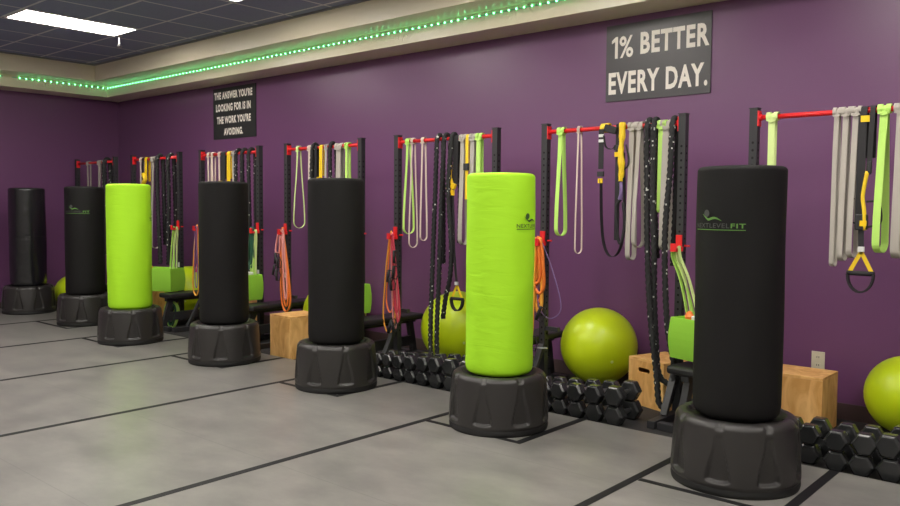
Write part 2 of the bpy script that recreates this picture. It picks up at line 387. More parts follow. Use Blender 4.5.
def bag(label, x, y, cover, logo=None, rz=0):
    t = thing('punching_bag', label, 'punching bag', (x - .003, y, 0), rz, 'freestanding punching bags in a row')
    if not hasattr(bag, 'base'):
        bag.base = base_mb().build('base', BASE, t, smooth=True)
        f = MB().lathe([(.30, -.0), (.344, .001), (.348, .02), (.344, .042)], 96, cap=False).build('base_rim', BASED, bag.base, smooth=True)
        nk = MB().lathe([(.17, .355), (.17, .41)], 48).build('neck', BASED, t, smooth=False)
        bag.neck = nk; bag.rim = f
    else:
        b = bag.base.copy(); C.objects.link(b); b.parent = t; f = bag.rim.copy(); C.objects.link(f); f.parent = b
        n_ = bag.neck.copy(); C.objects.link(n_); n_.parent = t
    M = {'black': BKFAB, 'lime': GRFAB, 'vinyl': BKVIN}[cover]
    bd = bag_mb(cover).build('bag_cover' if cover != 'vinyl' else 'bag_body', M, t, smooth=True)
    if cover == 'vinyl':
        MB().tube([(.2365 * math.cos(a * PI / 24), .2365 * math.sin(a * PI / 24), 1.08 + .004 * math.sin(a)) for a in range(48)], .0055, 6, True).build('tape_seam', BKVIN, t, smooth=True)
    if logo:
        a0, z0, dark = logo
        face = math.atan2(-y, -x) - rz          # direction from bag to the viewing side
        R = .2385 + .0025
        def wrap(vs, a):
            out = []
            for v in vs:
                th = face + math.radians(a) + v.x / R
                out.append((R * math.cos(th) , R * math.sin(th), v.z))
            return out
        def fine(vs, fs, step=.012):
            me = bpy.data.meshes.new('t'); me.from_pydata([tuple(v) for v in vs], [], fs)
            import bmesh
            bm = bmesh.new(); bm.from_mesh(me); x = min(v.x for v in vs)
            while x < max(v.x for v in vs):
                bmesh.ops.bisect_plane(bm, geom=bm.verts[:] + bm.edges[:] + bm.faces[:], plane_co=(x, 0, 0), plane_no=(1, 0, 0)); x += step
            bm.to_mesh(me); bm.free()
            r = [v.co.copy() for v in me.vertices], [tuple(p.vertices) for p in me.polygons]
            bpy.data.meshes.remove(me); return r
        g1, g2 = (LGREY, LGREEN) if not dark else (LDARK, LDARK)
        def put(name, vs, fs, m):
            vs, fs = fine(vs, fs); MB().add(wrap(vs, a0), fs).build(name, m, bd)
        L = .32
        put('lettering', *text_mesh('NEXTLEVEL', 0, L * .74, z0, z0 + .025, .008, 0, 1.1), g1)
        put('lettering', *text_mesh('FIT', L * .76, L, z0, z0 + .025, .02, 0, 1.1), g2)
        put('underline', [Vector((0, 0, z0 - .012)), Vector((L, 0, z0 - .012)), Vector((L, 0, z0 - .008)), Vector((0, 0, z0 - .008))], [(0, 1, 2, 3)], g2)
        # swirl figure: round head and a sweeping tail
        vs = []; fs = []
        cx, cz, r = L * .30, z0 + .078, .020
        for k in range(20): vs.append(Vector((cx + r * math.cos(k * PI / 10), 0, cz + r * math.sin(k * PI / 10))))
        fs.append(tuple(range(20)))
        put('emblem', vs, fs, g1)
        vs = []; fs = []
        for k in range(25):
            u = k / 24; px = cx - .033 + .13 * u; pz = cz - .002 - .036 * math.sin(min(1, u * 1.9) * PI / 2) + .014 * math.sin(max(0, u - .35) * 5)
            w = .006 * math.sin(PI * u) + .0008
            vs += [Vector((px, 0, pz - w)), Vector((px, 0, pz + w))]
        for k in range(24): fs.append((2 * k, 2 * k + 2, 2 * k + 3, 2 * k + 1))
        put('emblem_swoosh', vs, fs, g2)
    return t
bag('glossy black vinyl punching bag with a taped seam, by the far corner', -12.02, 4.67, 'vinyl')
bag('black covered punching bag with small pale logo, behind the far lime bag', -10.354, 4.723, 'black', (-62, 1.43, 0), .2)
bag('lime green punching bag, the smaller and further of the two lime ones', -8.62, 4.431, 'lime', (62, 1.37, 1), .4)
bag('plain black punching bag next on the right of the far lime bag', -6.864, 4.497, 'black', None, .1)
bag('plain black punching bag standing between the low wooden box and the near lime bag', -5.204, 4.505, 'black', None, .3)
bag('lime green punching bag, the larger and nearer of the two lime ones', -3.416, 4.454, 'lime', (27, 1.392, 1), .33)
bag('largest and nearest black punching bag, with grey and green logo lettering', -1.726, 4.448, 'black', (-70, 1.424, 0), .12)

# ------------------------------------------------------------------ racks
RY, RS, RW, RX0, RZ, BZ = 5.592, 1.7287, 1.2087, -12.468, 2.2165, 2.155
PT = .0275
def post_part(x, t, name='upright_post'):
    pm = MB().box(x - PT, x + PT, -PT, PT, .01 + FZ, RZ)
    z = .32
    while z < 2.0:
        for (ax) in (0, 1):
            c = []
            for k in range(8):
                a = k * PI / 4; c.append((x + .009 * math.cos(a), -PT - .0006, z + .009 * math.sin(a)) if ax == 0 else (x + PT + .0006, .009 * math.cos(a), z + .009 * math.sin(a)))
            pm.add(c, [tuple(range(8))], 1)
        z += .052
    o = pm.build(name, [STEEL, HOLE], t)
    MB().box(x - .032, x + .032, -.032, .032, RZ, RZ + .006).build('post_cap', STEEL, o)
    return o
rn = ['furthest black rack with red bar, in the far corner behind the second bag', 'second black rack from the far corner, behind the far lime bag',
      'third black rack from the far corner, behind the plain black bag', 'fourth black rack from the far corner, behind the middle black bag',
      'black rack with red bar whose right side is hidden by the near lime bag', 'black rack with red bar below the larger slogan sign', 'nearest black rack, red bar running out of the picture at right']
LX = [RX0 + i * RS for i in range(7)]
racks = []
def make_rack():
    t = thing('pull_up_rack', rn[0], 'rack', (0, 0, 0), 0, 'wall side pull-up racks')
    for x in (0, RW):
        post_part(x, t)
        f = MB().beam((x, -.42, FZ + .03), (x, .20, FZ + .03), .06, .055).build('foot_beam', STEEL, t, bevel=.004)
        g = MB().beam((x, -.22, FZ + .06), (x, -.02, .38), .03, .05, (1, 0, 0)).build('gusset', STEEL, t)
        # red hook
        h = MB().box(x - .024, x + .024, -PT - .012, -PT - .0005, 1.235, 1.335).box(x - .034, x + .034, -PT - .016, -PT - .0005, 1.215, 1.25).box(x - .022, x + .022, -.12, -PT, 1.215, 1.24).box(x - .022, x + .022, -.13, -.118, 1.215, 1.275)
        h.cyl((x - .045, 0, 1.255), (x + .07, 0, 1.255), .008).build('j_hook', RED, t, bevel=.002)
    bar = MB().cyl((PT, 0, BZ), (RW - PT, 0, BZ), .017, 20).build('pull_up_bar', RED, t, smooth=True)
    for sgn, x in ((1, PT), (-1, RW - PT)):
        fl = MB().box(min(x, x + sgn * .008), max(x, x + sgn * .008), -.028, .028, BZ - .06, BZ + .045)
        fl.cyl((x + sgn * .004, 0, BZ), (x + sgn * .022, 0, BZ), .023).build('bar_flange', RED, t)
    arm = MB().beam((PT, 0, .52), (.15, 0, .52), .035, .035).build('step_arm', STEEL, t)
    return t
r0 = make_rack()
for i in range(7):
    o = r0 if i == 0 else copy_tree(r0)
    o.location = (LX[i], RY, 0); o['label'] = rn[i]; racks.append(o)
for i, side in ((1, 1), (2, 1), (3, 0)):
    x = side * RW; MB().box(x - .02, x + .02, -PT - .002, -PT, .73, .79).build('sticker', STICK, racks[i])

# ------------------------------------------------------------------ hanging bands, straps, ropes
def loop_pts(x, zb, spread, phi, top=BZ, r0=.022, n=20, neck=.0, yoff=0):
    """closed teardrop over the bar; plane turns from y-z at the bar to angle phi at the bottom"""
    rb = spread / 2; pts = []; wd = []
    def P(s, z):
        k = sm(top, top - .25, z); a = phi * k
        pts.append((x + s * math.sin(a), yoff + s * math.cos(a), z)); wd.append((math.cos(a), -math.sin(a), 0))
    for i in range(9): a = PI * i / 8; P(-r0 * math.cos(a), top + r0 * math.sin(a))
    def hw(u): return r0 * (1 - .5 * sm(0, .12, u) * neck) + (rb - r0 * (1 - .5 * neck)) * sm(.05, 1, u)
    H = top - (zb + rb)
    for i in range(1, n): u = i / n; P(hw(u), top - H * u)
    for i in range(13): a = PI * i / 12; P(rb * math.cos(a), zb + rb - rb * math.sin(a))
    for i in range(1, n): u = 1 - i / n; P(-hw(u), top - H * u)
    return pts, wd
def band(label, x, zb, m, w=.045, spread=.10, phi=.9, knot=True, group='resistance bands looped over the red bars'):
    t = thing('resistance_band', label, 'resistance band', (x, RY, 0), 0, group)
    p, wd = loop_pts(0, zb, spread, (phi - .5) * .45)
    MB().ribbon(p, wd, w, .004).build('loop', m, t, smooth=False)
    if knot:
        k = MB()
        for dx in (-w * .55, w * .55):
            k.ribbon([(dx, .028 * math.cos(a * PI / 8), BZ + .002 + .028 * math.sin(a * PI / 8)) for a in range(16)], (1, 0, 0), w * .62, .005)
        k.ribbon([(-w * .7, -.034, BZ - .02), (0, -.036, BZ - .032), (w * .7, -.034, BZ - .02)], (0, 0, 1), w * .4, .005, closed=False)
        k.build('knot', m, t)
    return t
def smooth_path(ctrl, n=14):
    P = [Vector(c) for c in ctrl]; out = []
    for i in range(len(P) - 1):
        p0 = P[max(i - 1, 0)]; p1 = P[i]; p2 = P[i + 1]; p3 = P[min(i + 2, len(P) - 1)]
        k = max(2, int((p2 - p1).length / .012)) if n == 0 else n
        for j in range(k):
            t = j / k; out.append(.5 * ((2 * p1) + (-p0 + p2) * t + (2 * p0 - 5 * p1 + 4 * p2 - p3) * t * t + (-p0 + 3 * p1 - 3 * p2 + p3) * t ** 3))
    out.append(P[-1]); return out
def rope(label, ctrl, r=.0205):
    o = MB().tube(smooth_path(ctrl, 0), r, 12, lobes=3, twist=45, amp=.2, flecks=.016).build('battle_rope', [ROPE, TRACE], smooth=True, loc=(0, RY, 0))
    return tag(o, label, 'rope', 'black battle ropes draped over the red bars')
def over(x, dx=0):      # points carrying a rope over the bar, front to back
    return [(x, -.045, BZ - .08), (x + dx * .3, -.036, BZ + .006), (x + dx * .6, 0, BZ + .038), (x + dx, .036, BZ + .004), (x + dx, .045, BZ - .08)]
def strap(path, wd, w, m, name, t, th=.003, closed=False): return MB().ribbon(path, wd, w, th, closed).build(name, m, t)

# nearest rack (7)
band('pale lime band hanging singly behind the top of the nearest black bag', -1.973, 1.50, LIMEP, .045, .05, .3)
band('long grey band, leftmost of the three side by side on the nearest red bar', -1.561, 1.16, GREYB, .03, .05, .9)
band('wide grey band, middle of the three on the nearest red bar', -1.506, 1.20, GREYB, .035, .09, .8)
band('grey band right beside the black suspension strap on the nearest bar', -1.448, 1.22, GREYB, .035, .11, .8)
band('bright lime loop band right of the suspension strap with yellow handle', -1.287, 1.26, LIMEB, .045, .13, .9)
gb = band('grey band with faded white print at the right edge of the picture', -1.19, 1.23, GREYB, .05, .10, .7)
# rack 6
band('lime band hanging at the left end of the bar below the larger sign', -3.669, 1.30, LIMEB, .04, .11, .9)
band('thin pinkish band hanging alone, left of the yellow tagged straps', -3.498, 1.16, TANB, .014, .08, .9)
band('long wide grey band right of the yellow pouch below the larger sign', -3.025, 1.13, GREYB, .04, .10, .6)
band('pale grey band with light patches beside the left battle rope below the larger sign', -2.965, 1.23, GREYB, .035, .12, .9)
band('lime green band between the two battle ropes below the larger sign', -2.782, 1.50, LIMEB, .045, .05, .3)
band('wide grey band right of the lime one, between the battle ropes', -2.74, 1.22, GREYB, .06, .09, .6)
# rack 5
band('pale lime band with two strands left on the bar above the red tube cluster', -5.405, 1.27, LIMEB, .03, .12, .9)
band('thin tan band hanging lowest beside the lime one, left on the middle bar', -5.345, 1.14, TANB, .018, .10, .8)
band('thin tan band by itself left of the twin battle ropes', -5.209, 1.21, TANB, .02, .08, .8)
band('wide grey band with a long loop just left of the near lime bag', -4.715, 1.19, GREYB, .045, .10, .5)
band('grey band half hidden behind the near lime bag', -4.60, 1.40, GREYB, .045, .08, .5)
band('lime band right above the near lime bag', -4.53, 1.45, LIMEB, .045, .06, .4)
# rack 4
band('pale lime loop band hanging left of the black bag beside the low wooden box', -7.077, 1.29, LIMEP, .022, .13, 1.0)
band('tan band left of the black and yellow straps over the middle black bag', -6.872, 1.5, TANB, .035, .05, .5)
band('grey band between yellow strap and rope over the middle black bag', -6.60, 1.5, GREYB, .03, .07, .5)
band('wide grey band right of the rope over the middle black bag', -6.40, 1.45, GREYB, .07, .07, .5)
band('lime band at the right end of the bar over the middle black bag', -6.277, 1.40, LIMEB, .035, .06, .4)
# rack 3
band('thin tan band, leftmost on the bar over the plain black bag', -8.83, 1.48, TANB, .025, .04, .3)
band('thin tan band, second from left on the bar over the plain black bag', -8.74, 1.45, TANB, .025, .04, .3)
band('thin tan band left of the black strap over the plain black bag', -8.59, 1.5, TANB, .025, .04, .3)
band('grey band right of the yellow strap over the plain black bag', -8.30, 1.5, GREYB, .03, .04, .3)
# rack 2
band('tan band at the left on the bar above the far lime bag', -10.495, 1.45, TANB, .03, .04, .3)
band('long wide grey loop hanging to the right of the far lime bag', -10.17, .95, GREYB, .07, .10, .9)
# rack 1
band('grey band above the second bag, hanging on the furthest bar at left', -12.08, 1.5, GREYB, .04, .04, .3)
band('wide grey band on the furthest red bar, beside the far lime bag', -11.70, 1.16, GREYB, .08, .10, .6)

def anchor_strap(t, x, w, zb, m=BKWEB, sway=0.0, name='strap'):
    p = [(x, .02, BZ - .3), (x, .024, BZ - .02), (x, .02, BZ + .018), (x, 0, BZ + .026), (x, -.022, BZ + .016), (x, -.028, BZ - .03), (x + sway * .5, -.03, (BZ + zb) / 2), (x + sway, -.03, zb)]
    return strap(smooth_path(p, 5), (1, 0, 0), w, m, name, t)
def buckle(t, x, z, w=.05, y=-.036):
    MB().box(x - w / 2, x + w / 2, y - .008, y + .004, z - .02, z + .02).build('buckle', STEEL, t, bevel=.003)
    MB().box(x - w * .32, x + w * .32, y - .011, y + .001, z - .07, z - .035).build('pull_tab', BRIGHTY, t)
def handle(t, x, z, s=1.0, y=-.03):
    """yellow triangle webbing, padded grip, black foot loop"""
    for sg in (-1, 1): strap([(x, y, z), (x + sg * .062 * s, y, z - .125 * s)], (1, 0, .3 * sg), .024 * s, YEL, 'yellow_webbing', t)
    MB().cyl((x - .078 * s, y, z - .135 * s), (x + .078 * s, y, z - .135 * s), .015 * s, 14).build('grip', BKWEB, t, smooth=True)
    pts = [(x - .075 * s * math.cos(a * PI / 12) * (1.0 - .1 * math.sin(a * PI / 12)), y, z - .14 * s - .125 * .9 * s * math.sin(a * PI / 12) ** .8) for a in range(13)]
    strap(pts, (0, 1, 0), .040 * s, BKWEB, 'foot_loop', t, .011)
# near suspension trainer
t = thing('suspension_trainer', 'black suspension strap with yellow triangle handle hanging on the nearest red bar', 'suspension trainer', (-1.385, RY, 0))
anchor_strap(t, -.02, .05, 1.42, sway=.0); anchor_strap(t, .035, .03, 1.75, sway=-.01)
strap([(-.01, -.034, 1.5), (-.002, -.036, 1.28)], (1, 0, 0), .034, BKWEB, 'lower_strap', t)
MB().box(-.03, .02, -.034, -.030, BZ - .075, BZ - .035).build('yellow_label', BRIGHTY, t)
MB().box(.022, .042, -.05, -.02, 1.76, 1.83).build('buckle', STEEL, t, bevel=.003)
MB().tube(smooth_path([(.02, -.04, 1.77), (.0, -.045, 1.62), (.012, -.05, 1.52), (.018, -.045, 1.40)], 6), .012, 8).build('yellow_rope', YEL, t, smooth=True)
MB().tube(smooth_path([(.02, -.04, 1.58), (.09, -.03, 1.57), (.10, -.02, 1.45), (.03, -.03, 1.42)], 6), .007, 8).build('side_cord', BKWEB, t, smooth=True)
MB().tube(smooth_path([(-.05, -.04, 1.60), (-.085, -.03, 1.55), (-.07, -.03, 1.46), (-.03, -.035, 1.44)], 6), .005, 8).build('side_cord', BKWEB, t, smooth=True)
MB().box(-.04, .03, -.055, -.02, 1.40, 1.50).build('buckle', STEEL, t, bevel=.006)
MB().box(-.01, .03, -.062, -.054, 1.425, 1.46).build('pull_tab', BRIGHTY, t)
MB().box(-.02, .018, -.042, -.03, 1.262, 1.295).build('stitched_label', STICK, t)
handle(t, -.002, 1.262, 1.02)
# rack 6 trainer: two straps joined in a U, and yellow pouch
t = thing('suspension_trainer', 'black strap with yellow tags looping down below the larger sign', 'suspension trainer', (-3.21, RY, 0))
MB().ribbon([(-.05, .034 * math.cos(a * PI / 8), BZ + .034 * math.sin(a * PI / 8)) for a in range(16)], (1, 0, 0), .07, .006).build('anchor_loop', YEL, t)
MB().box(-.04, .07, -.055, -.03, BZ - .045, BZ + .012, rot=Matrix.Rotation(.3, 3, 'Y')).build('anchor_carabiner', BKWEB, t, bevel=.006)
strap([(-.07, -.036, BZ - .01), (-.07, -.036, BZ - .32)], (1, 0, 0), .045, BKWEB, 'strap', t)
for dz in (.06, .10): MB().box(-.092, -.048, -.041, -.037, BZ - dz - .012, BZ - dz + .010).build('white_stitching', STICK, t)
buckle(t, -.07, BZ - .36, .06)
strap(smooth_path([(-.07, -.03, BZ - .40), (-.06, -.03, 1.45), (-.035, -.03, 1.25), (.02, -.03, 1.155), (.09, -.03, 1.18), (.135, -.03, 1.32), (.14, -.03, 1.5), (.125, -.03, BZ - .2)], 8), (0, 1, 0), .042, BKWEB, 'lower_strap', t)
anchor_strap(t, .075, .042, 1.28); buckle(t, .07, BZ - .16, .05)
strap(smooth_path([(-.05, -.034, BZ - .06), (-.02, -.05, BZ - .15), (.03, -.05, BZ - .17), (.06, -.04, BZ - .14)], 6), (0, 1, .3), .02, BKWEB, 'side_strap', t)
t = thing('strap_bundle', 'bright yellow webbing bundle hanging beside the black straps below the larger sign', 'strap bundle', (-3.095, RY, 0))
MB().tube(smooth_path([(0, -.04, BZ + .03), (.002, -.045, BZ - .08), (-.004, -.05, BZ - .2), (.004, -.05, BZ - .32), (-.003, -.045, BZ - .42)], 6), [.023 + .0025 * math.sin(i * 1.3) + .003 * math.sin(i * .5) for i in range(25)], 10).build('yellow_sleeve', YEL, t, smooth=True)
MB().tube(smooth_path([(0, -.04, BZ - .43), (.005, -.045, BZ - .5), (-.01, -.04, BZ - .56)], 6), .016, 10).build('dark_cord', PURT, t, smooth=True)
MB().tube(smooth_path([(0, -.045, BZ - .56), (-.04, -.04, BZ - .62), (-.03, -.04, BZ - .8), (.0, -.04, BZ - .9), (.035, -.04, BZ - .75), (.02, -.045, BZ - .58)], 6), .012, 8).build('hanging_strap', BKWEB, t, smooth=True)
MB().tube(smooth_path([(.03, -.035, BZ - .14), (.055, -.035, BZ - .24), (.05, -.035, BZ - .3), (.02, -.04, BZ - .33)], 6), .007, 8).build('hanging_strap', BKWEB, t, smooth=True)
# rack 5
t = thing('suspension_trainer', 'black suspension strap with yellow buckles among the ropes left of the near lime bag', 'suspension trainer', (-4.82, RY, 0))
anchor_strap(t, -.03, .03, 1.75, YEL, name='yellow_strap'); anchor_strap(t, .03, .06, 1.72)
for z, x in ((1.76, -.02), (1.72, .02), (1.70, -.03), (1.66, .0)): MB().box(x - .025, x + .025, -.06, -.03, z - .025, z + .025, rot=Matrix.Rotation(x * 20, 3, 'Y')).build('pull_tab', BRIGHTY, t, bevel=.004)
MB().tube(smooth_path([(.0, -.03, 1.7), (.02, -.04, 1.4), (.03, -.035, 1.1), (.06, -.035, .84)], 8), .011, 8).build('lower_strap', BKWEB, t, smooth=True)
MB().box(.045, .075, -.05, -.03, .82, .85).build('stitched_label', STICK, t)
handle(t, .06, .82, .93)
t = thing('suspension_trainer', 'dark strap with tan buckle seen over the near lime bag between grey bands', 'suspension trainer', (-4.655, RY, 0))
anchor_strap(t, 0, .035, 1.6, YEL, name='tan_strap'); MB().box(-.025, .025, -.05, -.025, 1.86, 1.92).build('buckle', STEEL, t)
# rack 4
t = thing('suspension_trainer', 'black and yellow suspension straps over the middle black bag', 'suspension trainer', (-6.72, RY, 0))
anchor_strap(t, -.06, .08, 1.75); anchor_strap(t, .045, .05, 1.6, YEL, name='yellow_strap')
MB().box(-.09, -.06, -.05, -.03, 1.72, 1.78).build('pull_tab', BRIGHTY, t); MB().box(.0, .06, -.05, -.03, 1.78, 1.84).build('buckle', BRIGHTY, t)
# rack 3
t = thing('suspension_trainer', 'black strap with yellow buckles over the plain black bag', 'suspension trainer', (-8.44, RY, 0))
anchor_strap(t, -.06, .10, 1.7); anchor_strap(t, .06, .07, 1.55, YEL, name='yellow_strap')
MB().box(-.12, -.07, -.06, -.03, 1.78, 1.83).build('pull_tab', BRIGHTY, t); MB().box(-.03, .02, -.06, -.03, 1.74, 1.80).build('pull_tab', BRIGHTY, t)
# rack 2
t = thing('suspension_trainer', 'yellow and black straps bunched on the bar above the far lime bag', 'suspension trainer', (-10.37, RY, 0))
anchor_strap(t, -.05, .05, 1.6); anchor_strap(t, .03, .06, 1.85, YEL, name='yellow_strap')
MB().tube(smooth_path([(-.02, -.04, 1.95), (.05, -.05, 1.88), (-.02, -.05, 1.80), (.04, -.05, 1.70)], 6), .03, 8).build('yellow_bundle', YEL, t, smooth=True)

# battle ropes
rope('long black battle rope hanging in a deep loop beside the nearest black bag', [(-2.83, .05, 1.15), (-2.87, .05, 1.7)] + [(x, y, z) for x, y, z in over(-2.885, 0)[::-1]] +
     [(-2.875, -.05, 1.75), (-2.86, -.055, 1.3), (-2.83, -.07, .9), (-2.79, -.09, .6), (-2.74, -.1, .3), (-2.70, -.12, .08), (-2.63, -.1, .10), (-2.61, -.08, .35), (-2.68, -.07, .7), (-2.715, -.06, 1.3), (-2.69, -.05, 1.8)] + over(-2.684, 0) + [(-2.69, .05, 1.6), (-2.70, .05, 1.1)])
rope('black battle rope strand twisted with the deep loop below the larger sign', [(-2.83, .05, 1.7)] + over(-2.832, 0)[::-1] + [(-2.825, -.05, 1.6), (-2.80, -.06, 1.2), (-2.80, -.04, .85), (-2.77, -.05, .5), (-2.74, -.05, .28), (-2.64, -.03, .22), (-2.58, .0, .3)])
rope('left one of the twin black battle ropes hanging before a lime ball', [(-5.0, .05, 1.0)] + over(-5.006, 0)[::-1] + [(-5.02, -.05, 1.6), (-5.04, -.06, .9), (-5.03, -.09, .4), (-5.0, -.1, .13), (-4.9, -.06, .06)])
rope('right one of the twin black battle ropes hanging before a lime ball', [(-4.9, .05, 1.0)] + over(-4.92, 0)[::-1] + [(-4.94, -.05, 1.6), (-4.955, -.06, .9), (-4.95, -.09, .4), (-4.92, -.1, .13), (-4.82, -.06, .06)])
rope('thick black battle rope doubled up just left of the near lime bag', [(-4.81, .06, 1.2), (-4.80, .05, 1.8)] + over(-4.83, 0)[::-1] + [(-4.84, -.07, 1.7), (-4.80, -.07, 1.2), (-4.82, -.06, .9), (-4.88, -.05, .7), (-4.93, -.03, .5)])
rope('black battle rope over the middle black bag on the bar beside wide grey bands', [(-6.5, .05, 1.1)] + over(-6.51, 0)[::-1] + [(-6.50, -.05, 1.7), (-6.52, -.05, 1.1), (-6.45, -.05, .9)])
rope('speckled black rope left of the yellow strap over the middle black bag', [(-6.83, .05, 1.4)] + over(-6.80, 0)[::-1] + [(-6.81, -.05, 1.7), (-6.79, -.05, 1.4)])
rope('black battle rope, left of three over the plain black bag', [(-8.2, .05, 1.0)] + over(-8.206, 0)[::-1] + [(-8.2, -.05, 1.6), (-8.18, -.05, .9)])
rope('black battle rope, middle of three over the plain black bag', [(-8.06, .05, 1.0)] + over(-8.085, 0)[::-1] + [(-8.08, -.05, 1.6), (-8.06, -.05, .9)])
rope('black battle rope, right of three reaching down beside the plain black bag', [(-7.95, .05, 1.0)] + over(-7.95, 0)[::-1] + [(-7.94, -.05, 1.6), (-7.93, -.05, .8), (-7.9, -.05, .5)])
rope('black battle rope, left of two beside the far lime bag', [(-10.0, .05, 1.0)] + over(-10.018, 0)[::-1] + [(-10.0, -.05, 1.6), (-9.95, -.05, .75)], .026)
rope('black battle rope, right of two beside the far lime bag', [(-9.72, .05, 1.0)] + over(-9.74, 0)[::-1] + [(-9.72, -.05, 1.6), (-9.75, -.05, .75)], .026)
rope('black battle rope in the furthest rack, right of the wide grey band', [(-11.45, .05, 1.0)] + over(-11.50, 0)[::-1] + [(-11.48, -.05, 1.6), (-11.46, -.05, .8)], .03)

# ------------------------------------------------------------------ tubes and handles on the hooks
def tube_loop(name, t, x, z0, z1, w, m, r=.006, y=-.09, skew=0):
    pts = smooth_path([(x - .012, y, z0), (x, y, z0 + .014), (x + .012, y, z0), (x + w * .35 + skew * .4, y, z0 - (z0 - z1) * .35), (x + w / 2 + skew, y, z1 + (z0 - z1) * .16), (x + skew, y, z1),
                       (x - w / 2 + skew, y, z1 + (z0 - z1) * .16), (x - w * .35 + skew * .4, y, z0 - (z0 - z1) * .35), (x - .012, y, z0)], 8)[:-1]
    return MB().tube(pts, r, 8, closed=True).build(name, m, t, smooth=True)
def grips(t, lst):
    for (x, z, a) in lst:
        d = Vector((math.sin(a) * .06, 0, math.cos(a) * .06)); c = Vector((x, -.12, z))
        MB().cyl(c - d, c + d, .014, 12).build('handle', BKWEB, t, smooth=True)
        e = Vector((d.z, 0, -d.x)).normalized() * .055
        MB().tube([c - d, c - d + e * .9, c + e * 1.3, c + d + e * .9, c + d], .005, 6).build('handle_strap', BKWEB, t)
def tubes(label, i, side):
    return thing('resistance_tubes', label, 'resistance tubes', (LX[i] + side * RW, RY, 0), 0, 'tube bundles on the red hooks')
t = tubes('thick orange resistance tubes hanging right beside the near lime bag', 5, 0)
for k, (dx, z, w, m) in enumerate(((-.02, .74, .10, ORANGE), (.005, .66, .06, ORYEL), (.015, .82, .09, ORANGE), (-.01, .9, .07, ORANGE))):
    tube_loop('tube', t, dx, 1.262 - .008 * k, z, w, m, .014, -.075 - .008 * k)
tube_loop('tube', t, -.03, 1.25, .37, .05, ORYEL, .009, -.11, -.03); tube_loop('tube', t, .02, 1.25, .62, .22, PURT, .0045, -.09, .10)
grips(t, [(-.05, .40, 0), (.03, .66, .4)])
MB().cyl((-.05, -.09, .36), (.10, -.09, .37), .006).build('chrome_pin', CHROME, t)
t = tubes('red, pink and yellow resistance tubes with black handles left of the ball', 4, 0)
for k, (dx, z, w, m, sk) in enumerate(((-.02, .29, .16, ORYEL, -.02), (.0, .5, .10, ORANGE, -.02), (.01, .35, .07, PINKT, .05), (.02, .5, .06, REDT, .06), (.03, .42, .05, REDT, .08))):
    tube_loop('tube', t, dx, 1.262 - .006 * k, z, w, m, .0075, -.075 - .007 * k, sk)
grips(t, [(-.01, .86, .2), (.02, .78, -.2), (.06, .9, .1), (.07, 1.05, 0), (.01, .36, .3), (.05, .38, -.3)])
t = tubes('orange resistance tubes with black handles above the low wooden box', 3, 0)
for k, (dx, z, w, m, sk) in enumerate(((.0, .36, .16, ORANGE, .06), (.02, .42, .08, ORANGE, .05), (.025, .5, .05, PINKT, .05), (-.03, 1.0, .07, PINKT, -.03))):
    tube_loop('tube', t, dx, 1.262 - .006 * k, z, w, m, .011, -.075 - .007 * k, sk)
grips(t, [(-.07, .95, .1), (-.03, .9, -.2), (-.10, .82, .3), (-.05, .76, -.1)])
t = tubes('amber resistance tube loop hanging left of the plain black bag', 2, 0)
tube_loop('tube', t, 0, 1.26, .40, .14, ORYEL, .010, -.08, -.03); tube_loop('tube', t, .01, 1.25, .7, .06, REDT, .010, -.09, -.02); tube_loop('tube', t, .01, 1.25, .5, .06, PURT, .006, -.1, .0)
t = tubes('pink resistance tube just left of the second punching bag', 0, 0)
tube_loop('tube', t, .0, 1.26, .85, .12, PINKT, .010, -.08)
t = tubes('dark green and lime bands on the hook right of the plain black bag', 2, 1)
for k, (dx, z, w, m) in enumerate(((-.04, .8, .12, DGREEN), (-.02, .82, .09, DGREEN), (-.03, .85, .06, DGREEN))): tube_loop('band', t, dx, 1.26, z, w, m, .013, -.08 - .01 * k, -.03)

